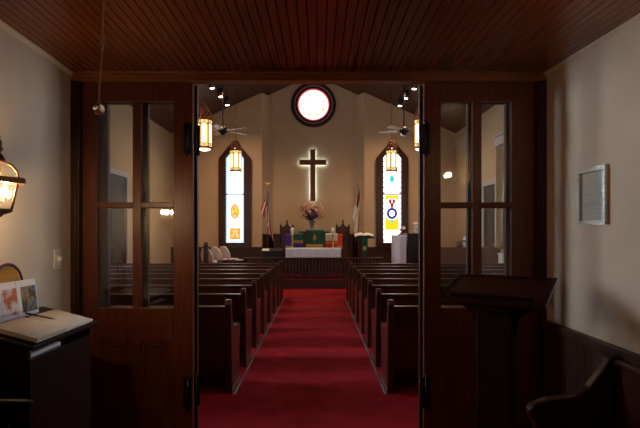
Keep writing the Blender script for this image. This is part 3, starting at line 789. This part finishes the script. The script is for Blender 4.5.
# candlesticks
for px,nm in ((292.2,'left'),(333,'right')):
    y=13.85; k=thing('candlestick','brass candlestick with white candle on the white cloth, %s side'%nm,'candlestick',(yx(px,y),y,1.077),0,'brass candlesticks on the communion table')
    obj('holder',MB().lathe([(.0,0),(.06,.0),(.055,.02),(.02,.035),(.016,.08),(.032,.11),(.016,.14),(.014,.22),(.03,.25),(.014,.28),(.03,.34),(.045,.36),(.045,.37),(0,.37)],n=14),M['brass'],k)
    obj('candle',MB().lathe([(.042,.37),(.042,.56),(.02,.575),(0,.575)],n=12),mat('candle_wax',(.85,.80,.72),.5),k)
    obj('wick',MB().tube([(0,0,.57),(.002,0,.60)],.003,5),M['black'],k)
# pulpit with green cloth
py_=14.75; pu=thing('pulpit','dark central pulpit with wide top behind the communion table','pulpit',(yx(314.3,py_),py_,.24))
obj('body',MB().box(-.33,.33,-.20,.16,0,1.26),M['chancelwood'],pu); obj('top',MB().box(-.46,.46,-.24,.18,1.26,1.31),M['chancelwood'],pu,bevel=.01)
obj('base',MB().box(-.38,.38,-.25,.2,0,.08),M['chancelwood'],pu)
hg=thing('green_parament','green cloth with gold band hanging over the central pulpit','altar cloth',(yx(314.6,14.5),14.5,0))
def gc(u,v):
    x=-.27+.54*u; q=v*3
    if q<2: return (x,-.012-.004*math.sin(u*20)*(1-q/2),1.0+.567*q/2)
    return (x,-.012+.44*(q-2),1.567+.03*math.sin((q-2)*PI))
o=obj('cloth',MB().grid(gc,24,24),M['green'],hg); sol(o,.006)
obj('gold_band',MB().box(-.25,.25,-.028,-.02,1.06,1.17),M['gold'],hg); 
obj('emblem',MB().frame(oval(0,1.36,.05,.07,14),oval(0,1.36,.032,.05,14),-.028,-.02).box(-.012,.012,-.028,-.02,1.26,1.47),M['gold'],hg)
# open bible on pulpit? (hidden) -> altar behind with coloured cloths
ay=15.25; al=thing('altar_table','long dark altar against the recess, hung with coloured cloths','altar',(XC,ay,.24))
obj('body',MB().box(-.98,.98,-.18,.22,.08,1.17),M['chancelwood'],al); obj('top',MB().box(-1.02,1.02,-.21,.25,1.17,1.215),M['chancelwood'],al,bevel=.008); obj('plinth',MB().box(-1.0,1.0,-.2,.24,0,.08),M['chancelwood'],al)
def drape(name,px0,px1,pyb,m,lab,bands=(),off=0,fringe=None):
    y=15.02-off; x0,x1=yx(px0,y),yx(px1,y); zb=CH+(VY-pyb)*y/F; zt=1.462+off*.8
    t=thing(name,lab,'altar cloth',((x0+x1)/2,y,0)); h=(x1-x0)/2
    def fn(u,v):
        x=-h+2*h*u; q=v*3
        if q<2: return (x,-.004*math.sin(u*16),zb+(zt-zb)*q/2)
        return (x,(q-2)*(.36+off),zt)
    o=obj('cloth',MB().grid(fn,20,20),m,t); sol(o,.006)
    for (b0,b1,mm) in bands: obj('band',MB().box(-h+.002,h-.002,-.02,-.010,CH+(VY-b1)*y/F,CH+(VY-b0)*y/F),mm,t)
drape('purple_parament',285.6,296.5,250,M['purple'],'purple cloth hanging over the far left of the altar',[(245.5,248,M['gold'])])
drape('teal_parament',292.8,304.3,250,M['teal'],'teal cloth with gold and purple bands beside the purple one',[(240.2,243.0,M['gold']),(243.2,249.5,M['purple'])],.03)
drape('white_parament',324.6,337.4,250,M['flagwhite'],'white cloth with orange bands hanging right of the pulpit',[(240.5,243.5,M['orange']),(243.6,249.5,M['red'])],.03)
drape('red_parament',336.6,342.4,250,M['red'],'red cloth hanging over the far right of the altar',[(245,248,M['orange'])])
# flower stand and arrangement
fy=15.9; fx=yx(312,fy)
fs=thing('flower_stand','slim dark flower stand with pale top behind the pulpit','stand',(fx,fy,.24))
obj('column',MB().box(-.08,.08,-.08,.08,.05,1.33),M['chancelwood'],fs); obj('base',MB().box(-.15,.15,-.15,.15,0,.05),M['chancelwood'],fs); obj('top',MB().box(-.2,.2,-.15,.15,1.33,1.40),mat('pale_top',(.42,.34,.27),.6),fs)
fa=thing('flower_arrangement','vase of peach, cream and purple flowers below the cross','flowers',(fx,fy,1.64))
obj('vase',MB().lathe([(.0,0),(.085,.0),(.065,.02),(.05,.06),(.075,.14),(.10,.22),(.105,.25),(.09,.25),(.06,.18),(0,.17)],n=16),mat('grey_vase',(.14,.12,.10),.4),fa)
fol=MB(); random.seed(11)
for i in range(95):
    a=random.uniform(0,2*PI); el=random.uniform(.3,1.45); r=random.uniform(.34,.55)
    d=Vector((math.cos(a)*math.cos(el),math.sin(a)*math.cos(el)*.6,math.sin(el))); p0=Vector((0,0,.24)); p1=p0+d*r; sd=d.cross(Vector((0,0,1)))
    if sd.length<.01: sd=Vector((1,0,0))
    sd.normalize(); w_=.04
    fol.tube([p0,p0+d*r*.7],.004,4); mid=p0+d*r*.72
    fol.add([p0+d*r*.5,mid+sd*w_,p1,mid-sd*w_,mid+Vector((0,0,.01))],[(0,1,4),(1,2,4),(2,3,4),(3,0,4)])
obj('foliage',fol,mat('dark_leaf',(.035,.05,.02),.6),fa)
fm=[mat('petal_peach',(.66,.33,.20),.7),mat('petal_cream',(.78,.62,.48),.7),mat('petal_purple',(.19,.05,.17),.7),mat('petal_pink',(.45,.18,.14),.7)]
spots=[]
for i in range(64):
    for tr in range(40):
        a=random.uniform(-PI,PI); rr=math.sqrt(random.random()); x=.39*rr*math.cos(a); z=.58+.29*rr*math.sin(a)
        y=-.18*math.sqrt(max(0,1-rr*rr))+random.uniform(-.02,.05)
        if z<.42 and abs(x)>.26: continue
        if all((x-p[0])**2+(z-p[2])**2>.0048 for p in spots): break
    spots.append((x,y,z))
for (x,y,z) in spots:
    if abs(x-.08)<.12 and .36<z<.58: m=fm[2]
    elif abs(x+.2)<.09 and abs(z-.56)<.08: m=fm[2]
    elif abs(x+.09)<.08 and z<.42: m=fm[2]
    else: m=random.choice([fm[0],fm[1],fm[0],fm[3],fm[1]])
    fl=MB(); nrm=(Vector((x,y-.1,z-.45))).normalized(); q=nrm.to_track_quat('Z','Y').to_matrix(); R0=random.uniform(.05,.078)
    for k in range(6):
        a=2*PI*k/6; c_=Vector((x,y,z)); u=q@Vector((math.cos(a),math.sin(a),0)); v=q@Vector((-math.sin(a),math.cos(a),0)); nn=q@Vector((0,0,1))
        fl.add([c_,c_+u*R0*.6+v*R0*.38+nn*.02,c_+u*R0+nn*.012,c_+u*R0*.6-v*R0*.38+nn*.02],[(0,1,2,3)])
    fl.ball((x,y,z),.018,6)
    obj('flower',fl,m,fa,fix=False)
# gothic chairs
def gothic(px,lab):
    y=15.9; t=thing('gothic_chair',lab,'chair',(yx(px,y),y,.24),0,'gothic chairs flanking the altar')
    a=.20
    bk=[(-a,.35),(a,.35),(a,1.46),(.09,1.47),(.0,1.60),(-.09,1.47),(-a,1.46)]
    bi=[(-a+.05,.45),(a-.05,.45),(a-.05,1.38),(.06,1.40),(0,1.48),(-.06,1.40),(-a+.05,1.38)]
    obj('back_frame',MB().frame(bk,bi,.14,.20),M['chancelwood'],t); obj('back_panel',MB().prism(bi,.16,.18,'XZ'),M['door'],t)
    tr=MB()
    for q in (-.085,.085): tr.frame(oval(q,1.20,.07,.12,12),oval(q,1.20,.05,.10,12),.13,.16)
    tr.frame(oval(0,1.37,.055,.055,12),oval(0,1.37,.035,.035,12),.13,.16); obj('tracery',tr,M['chancelwood'],t)
    obj('finial',MB().lathe([(.03,1.57),(.02,1.62),(.035,1.65),(.01,1.69),(0,1.73)],(0,.17,0),8),M['chancelwood'],t)
    for s_ in (-1,1):
        obj('pinnacle',MB().lathe([(.03,.3),(.03,1.47),(.04,1.49),(.02,1.53),(0,1.60)],(s_*a,.17,0),8),M['chancelwood'],t)
        obj('leg',MB().box(s_*a-.03,s_*a+.03,.14,.20,0,.36),M['chancelwood'],t); obj('leg',MB().box(s_*(a+.02)-.03,s_*(a+.02)+.03,-.28,-.22,0,.62),M['chancelwood'],t)
        obj('armrest',MB().box(s_*(a+.02)-.035,s_*(a+.02)+.035,-.30,.16,.62,.66),M['chancelwood'],t)
    obj('seat_frame',MB().box(-a-.01,a+.01,-.28,.18,.34,.41),M['chancelwood'],t); obj('cushion',MB().box(-a+.02,a-.02,-.27,.13,.41,.48),M['red'],t,bevel=.02)
gothic(286.6,'carved gothic chair with pointed back beside the striped flag'); gothic(343.2,'carved gothic chair with pointed back beside the white flag')
# flags
def flag(px,lab,us):
    y=15.5; x=yx(px,y); ztop=CH+(VY-(186 if us else 184))*y/F
    t=thing('flag',lab,'flag',(x,y,.24)); h=ztop-.24
    obj('staff',MB().tube([(0,0,.05),(0,0,h)],.013,8),mat('flag_staff',(.16,.08,.03),.4),t)
    obj('stand',MB().lathe([(.0,0),(.14,0),(.14,.02),(.05,.05),(.03,.14),(.014,.15)],n=16),M['brass'],t)
    fb=MB().lathe([(.02,h),(.015,h+.03)],n=8)
    if us:
        fb.ball((0,0,h+.055),.03,8,sq=(.8,.7,1.1)); 
        for s_ in (-1,1): fb.prism([(0,h+.04),(s_*.05,h+.07),(s_*.11,h+.13),(s_*.06,h+.125),(s_*.02,h+.08)],-.01,.01,'XZ')
        fb.ball((.0,-.02,h+.105),.017,8)
    else: fb.box(-.014,.014,-.01,.01,h+.02,h+.17).box(-.05,.05,-.01,.01,h+.09,h+.118)
    obj('finial',fb,M['brass'],t)
    hz=h-.18
    if us:
        def fn(u,v):   # u along the fly, v down the hoist
            dx=-.26*u**.7*(1-v)**1.2+.24*u*v+.03
            z=hz-.60*v-1.42*u*(.42+.58*v)+.06*u*u
            f=math.sin(v*15+u*3)
            return (dx+.02*f*u**.6-.10*v*(1-u)*0+.015,-.03+.06*math.cos(v*15+u*2)*u**.5,z)
        def mf(u,v):
            if u<.40 and v<.54: return 2
            return int(v*13)%2
        o=obj('cloth',MB().grid(fn,26,52,mfn=mf),[M['flagred'],M['flagwhite'],M['flagblue']],t)
        st=MB()
        for iu in range(4):
            for iv in range(5):
                u=.05+.09*iu; v=.06+.105*iv; p=Vector(fn(u,v)); 
                st.ball((p.x,p.y-.008,p.z),.014,5)
        obj('stars',st,M['flagwhite'],t)
    else:
        def fn(u,v):
            dx=-.24*u**.8*(1-v*.5)+.03
            z=hz-.55*v-1.12*u*(.70+.30*v)
            return (dx+.035*math.sin(v*13+u*3)*u**.6,-.03+.06*math.cos(v*13+u*2)*u**.5,z)
        def mf(u,v): return 1 if (u<.36 and v<.5) else (2 if u>.965 or v>.97 else 0)
        o=obj('cloth',MB().grid(fn,28,40,mfn=mf),[M['flagwhite'],M['flagblue'],M['gold']],t)
        p=Vector(fn(.16,.2)); obj('flag_cross',MB().box(p.x-.012,p.x+.012,p.y-.03,p.y-.01,p.z-.10,p.z+.06).box(p.x-.05,p.x+.05,p.y-.03,p.y-.01,p.z-.01,p.z+.014),M['flagred'],t)
        tsl=MB().tube([(.03,-.05,hz-.02),(.05,-.06,hz-.5),(.045,-.06,hz-1.0)],.012,6).lathe([(.03,-.12),(.012,0)],(.045,-.06,hz-1.0),8)
        obj('tassel_cord',tsl,M['gold'],t)
    sol(o,.003)
flag(267.6,'red and white striped flag with starry blue corner on an eagle staff',True)
flag(358.8,'white flag with blue corner on a staff topped by a cross',False)
# right lectern with open book
ly=14.2; ll=thing('reading_stand','dark reading stand with green marker cloth, right of the altar','lectern',(yx(364,ly),ly,.24))
obj('post',MB().box(-.10,.10,-.06,.06,.04,1.12),M['chancelwood'],ll); obj('base',MB().box(-.2,.2,-.18,.18,0,.05),M['chancelwood'],ll)
obj('desk',MB().obox((0,0,1.16),(.56,.36,.03),rx(.25)),M['chancelwood'],ll)
mk=MB().box(-.09,.09,-.19,-.183,.62,1.14); obj('marker_cloth',mk,M['green'],ll); obj('marker_emblem',MB().box(-.05,.05,-.198,-.188,.77,.88),M['gold'],ll)
bb=thing('open_book','large open book with white pages on the reading stand','book',(yx(364,ly),ly,.24+1.178)); bb.rotation_euler=(.25,0,0)
obj('cover',MB().box(-.29,.29,-.15,.15,0,.008),M['black'],bb)
for s_ in (-1,1):
    def fn(u,v,s_=s_): return (s_*.27*u,-.14+.28*v,.012+.05*math.sin(min(1,u*1.15)*PI)**.6*(1-.45*u) if u>0 else .012)
    o=obj('pages',MB().grid(fn,16,2),M['paper'],bb); sol(o,.008)
# left: dark desk with paper
lk=thing('choir_desk','low dark desk with slanted top left of the communion table','desk',(yx(272.5,14.3),14.3,.24))
obj('body',MB().box(-.26,.26,-.12,.16,0,.72),M['black'],lk); obj('slanted_top',MB().obox((0,0,.76),(.60,.36,.03),rx(.22)),M['black'],lk)
pp=solo('sheet_music',MB().obox((0,0,0),(.20,.24,.012),rx(.22)),M['paper'],'white sheet of music on the low dark desk','sheet music',loc=(yx(266,14.3),14.25,.24+.772))
# right: organ, white cabinet
oy=13.7
og=thing('organ','dark upright organ console at the right of the chancel','organ',(yx(414,oy)+.43,oy,.24))
obj('case',MB().box(-.62,.15,-.1,.5,0,1.22),M['darkwood'],og,bevel=.01); obj('lid',MB().box(-.64,.17,-.13,.52,1.22,1.25),M['darkwood'],og,bevel=.006)
obj('back_panel',MB().frame([(-.55,.1),(.1,.1),(.1,1.1),(-.55,1.1)],[(-.45,.2),(0,.2),(0,1.0),(-.45,1.0)],-.115,-.1),M['darkwood'],og)
wc=thing('white_cabinet','narrow white cabinet beside the dark organ','cabinet',(yx(399.5,13.9),13.85,.24))
obj('body',MB().box(-.20,.145,-.22,.25,0,1.20),M['gwhite'],wc,bevel=.006); obj('door',MB().box(-.02,.14,-.232,-.22,.05,1.16),M['lilac'],wc); obj('knob',MB().ball((.13,-.25,.55),.02,8).tube([(.13,-.232,.55),(.13,-.25,.55)],.008),M['strip'],wc)
dl=thing('desk_lamp','small brown desk lamp with curved neck on the white cabinet','lamp',(yx(402.5,13.9)-.06,13.85,1.44))
obj('base',MB().lathe([(0,0),(.08,0),(.07,.03),(.02,.05)],n=12),mat('brown_lamp',(.25,.08,.04),.5),dl); obj('neck',MB().tube([(0,0,.04),(-.02,0,.12),(.02,0,.19),(.08,0,.21)],.014,8),dl.children[0].data.materials[0],dl)
obj('shade',MB().lathe([(.03,.05),(.06,-.03)],(.09,0,.19),10),M['paper'],dl)
vw=thing('white_bouquet','white flowers in a small vase standing on the organ','flowers',(yx(416,oy)+.02,oy+.1,1.49))
obj('vase',MB().lathe([(0,0),(.05,0),(.06,.06),(.035,.12),(.03,.12)],n=12),M['gwhite'],vw)
random.seed(5)
for i in range(12):
    a=random.uniform(0,2*PI); r=random.uniform(0,.09); obj('flower',MB().ball((r*math.cos(a),r*math.sin(a),.16+random.uniform(0,.12)),random.uniform(.03,.045),8),mat('white_petal',(.85,.82,.84),.7) if i==0 else vw.children[1].data.materials[0],vw)
# left: three pale chairs and a post
def pale_chair(x,y,a,lab):
    t=thing('choir_chair',lab,'chair',(x,y,.24),a,'pale choir chairs beside the chancel')
    def bf(u,v):
        w=.21*(1-.25*max(0,v-.6)/.4); hgt=.47+.39*v
        return (-w+2*w*u,.20+.06*v+.05*(2*u-1)**2*-1,hgt-.10*abs(2*u-1)**2.5*(v>.3)*v)
    o=obj('backrest',MB().grid(bf,14,10),M['vinyl'],t); sol(o,.04)
    obj('seat',MB().box(-.21,.21,-.22,.20,.42,.48),M['vinyl'],t,bevel=.02)
    for (xx,yy) in ((-.19,-.2),(.19,-.2),(-.19,.2),(.19,.2)): obj('leg',MB().tube([(xx*1.05,yy*1.05,0),(xx,yy,.44)],.012,8),M['black'],t)
    for xx in (-.15,.15): obj('back_post',MB().tube([(xx,.19,.44),(xx,.22,.62)],.012,8),M['black'],t)
for k,(x,y,ls) in enumerate(((-3.0,13.9,'nearest the dark post'),(-2.88,14.55,'in the middle of the row of three'),(-2.76,15.2,'farthest back, below the left stained window'))):
    pale_chair(x,y,math.radians(148),'pale rounded chair '+ls)
nw=thing('newel_post','dark wooden post with rounded shiny cap beside the pale chairs','post',(yx(206,13.4),13.4,.24))
obj('shaft',MB().box(-.06,.06,-.06,.06,0,.88),M['pew'],nw); obj('cap',MB().lathe([(.075,.88),(.08,.90),(.05,.92),(.062,.96),(.05,1.0),(0,1.02)],n=14),M['pew'],nw); obj('base',MB().box(-.08,.08,-.08,.08,0,.1),M['pew'],nw)
st=thing('side_table','small dark table behind the last left pew','table',(yx(231,12.2),12.2,0))
obj('tabletop',MB().box(-.3,.3,-.22,.22,.80,.83),M['darkwood'],st)
for (xx,yy) in ((-.26,-.18),(.26,-.18),(-.26,.18),(.26,.18)): obj('leg',MB().box(xx-.02,xx+.02,yy-.02,yy+.02,0,.80),M['darkwood'],st)
hb_=thing('hymnal','open white paged hymnal on the small dark table','book',(yx(230,12.2),12.1,.83),.3)
obj('cover',MB().box(-.16,.16,-.11,.11,0,.006),M['red'],hb_)
for s_ in (-1,1):
    def fn(u,v,s_=s_): return (s_*.15*u,-.10+.2*v,.008+.03*(math.sin(min(1,u*1.1)*PI)**.7 if u>0 else 0))
    o=obj('pages',MB().grid(fn,12,2),M['papercool'],hb_); sol(o,.004)

# ------------------------------------------------------------------ seen through the right door glass
cs_=thing('choir_screen','low panelled wooden screen beyond the right door glass','screen',(0,12.1,0))
xa,xb=3.0,NR
obj('body',MB().box(xa,xb,0,.05,0,1.10),M['door'],cs_); obj('ledge',MB().box(xa-.03,xb,-.06,.14,1.10,1.15),M['door'],cs_,bevel=.006)
for i in range(4):
    a=xa+.06+i*.36; obj('panel',MB().frame([(a,.5),(a+.30,.5),(a+.30,1.05),(a,1.05)],[(a+.05,.55),(a+.25,.55),(a+.25,1.0),(a+.05,1.0)],-.015,0),M['door'],cs_)
vs_=thing('blue_vase','blue and white vase on the wooden screen ledge','vase',(yx(466,12.15),12.15,1.15))
obj('body',MB().lathe([(0,0),(.05,0),(.06,.03),(.09,.10),(.10,.16),(.07,.22),(.05,.24),(.07,.27),(.05,.265),(0,.23)],n=16),M['gwhite'],vs_)
obj('blue_band',MB().lathe([(.101,.135),(.1025,.155),(.101,.175)],n=16),mat('cobalt',(.03,.06,.35),.3),vs_)
solo('brown_jar',MB().lathe([(0,0),(.06,0),(.075,.06),(.05,.11),(.055,.13),(0,.14)],n=14),M['pew'],'round brown jar beside the blue and white vase','jar',loc=(yx(459.5,12.15),12.15,1.15))
vl=thing('window_valance','pale box valance over the curtained right side window','valance',(NR,0,0))
obj('box',MB().box(-.16,0,10.15,12.05,3.62,3.86),M['lilac'],vl); obj('moulding',MB().box(-.19,0,10.12,12.08,3.82,3.88),M['lilac'],vl)
def curt(y0,y1,tie,lab):
    def fn(u,v):
        z=3.615-2.5*v; k=1-.55*math.sin(min(1,v*1.35)*PI/2)
        ym=y0+(y1-y0)*u; yy=tie+(ym-tie)*k
        return (-.10+.035*math.sin(u*30),yy,z)
    o=solo('curtain',MB().grid(fn,50,16),M['curtain'],lab,'curtain','gold curtains of the right side window',loc=(NR,0,0)); sol(o,.006)
curt(11.45,12.02,12.0,'gold curtain tied back at the far side of the right window'); curt(10.2,10.77,10.22,'gold curtain tied back at the near side of the right window')
th=thing('thermostat','small pale thermostat on the right side wall of the nave','thermostat',(NR,11.72+.1,1.62)); obj('case',MB().box(-.03,0,-.05,.05,-.06,.06),M['cream'],th,bevel=.006); obj('dial',MB().lathe([(.03,0),(.025,.012)],(-.03,0,0),14,rot=ry(-PI/2)),M['strip'],th)
wb=thing('white_chest','low white chest against the right side wall','chest',(NR-.095,11.64,0)); obj('body',MB().box(-.075,.09,-.14,.13,0,.98),M['gwhite'],wb); obj('lid',MB().box(-.085,.092,-.15,.14,.98,1.02),M['gwhite'],wb)
# sconce on the vestibule right wall, mirrored in the right door glass
sc=thing('wall_sconce','brass wall sconce with bell glass shade, mirrored in the right door glass','sconce',(RX,1.78,2.12))
obj('backplate',MB().lathe([(.0,0),(.07,0),(.06,.02),(.0,.03)],(0,0,.06),14,rot=ry(-PI/2)),M['brass'],sc)
obj('arm',MB().tube([(-.02,0,.06),(-.10,0,.13),(-.18,0,.14),(-.20,0,.10)],.009,8),M['brass'],sc)
obj('socket',MB().lathe([(.012,.10),(.028,.08),(.030,.055)],(-.20,0,0),14),M['brass'],sc)
o=obj('glass_shade',MB().lathe([(.078,-.028),(.072,0),(.055,.04),(.03,.06)],(-.20,0,0),18,sm=True),M['lglass'],sc)
obj('light_block_bowl',MB().lathe([(0,-.085),(.03,-.08),(.065,-.055),(.082,-.026),(.078,-.026),(.062,-.05),(.03,-.072),(0,-.076)],(-.20,0,0),18),M['brass'],sc)  # bowl added below the bulb to keep its light off the lower doors
obj('bulb',MB().ball((-.20,0,.004),.030,14),M['sbulb'],sc)

# ------------------------------------------------------------------ camera, world, colour
cam=bpy.data.cameras.new('camera'); co=bpy.data.objects.new('camera',cam); COL.objects.link(co)
co.location=(0,0,CH); co.rotation_euler=(PI/2,0,0); cam.sensor_width=36; cam.lens=F/640*36
cam.shift_x=(320-VX)/640; cam.shift_y=(VY-214)/640; cam.clip_start=.05
S.camera=co
w=bpy.data.worlds.new('world'); S.world=w; w.use_nodes=True
w.node_tree.nodes['Background'].inputs[0].default_value=(.5,.6,.75,1); w.node_tree.nodes['Background'].inputs[1].default_value=.05
vs=S.view_settings; vs.view_transform='Standard'; vs.look='None'; vs.gamma=1; vs.exposure=0; vs.use_curve_mapping=False
try:
    S.cycles.use_denoising=True; S.cycles.max_bounces=10; S.cycles.diffuse_bounces=5; S.cycles.transparent_max_bounces=16; S.cycles.sample_clamp_indirect=6
except Exception: pass
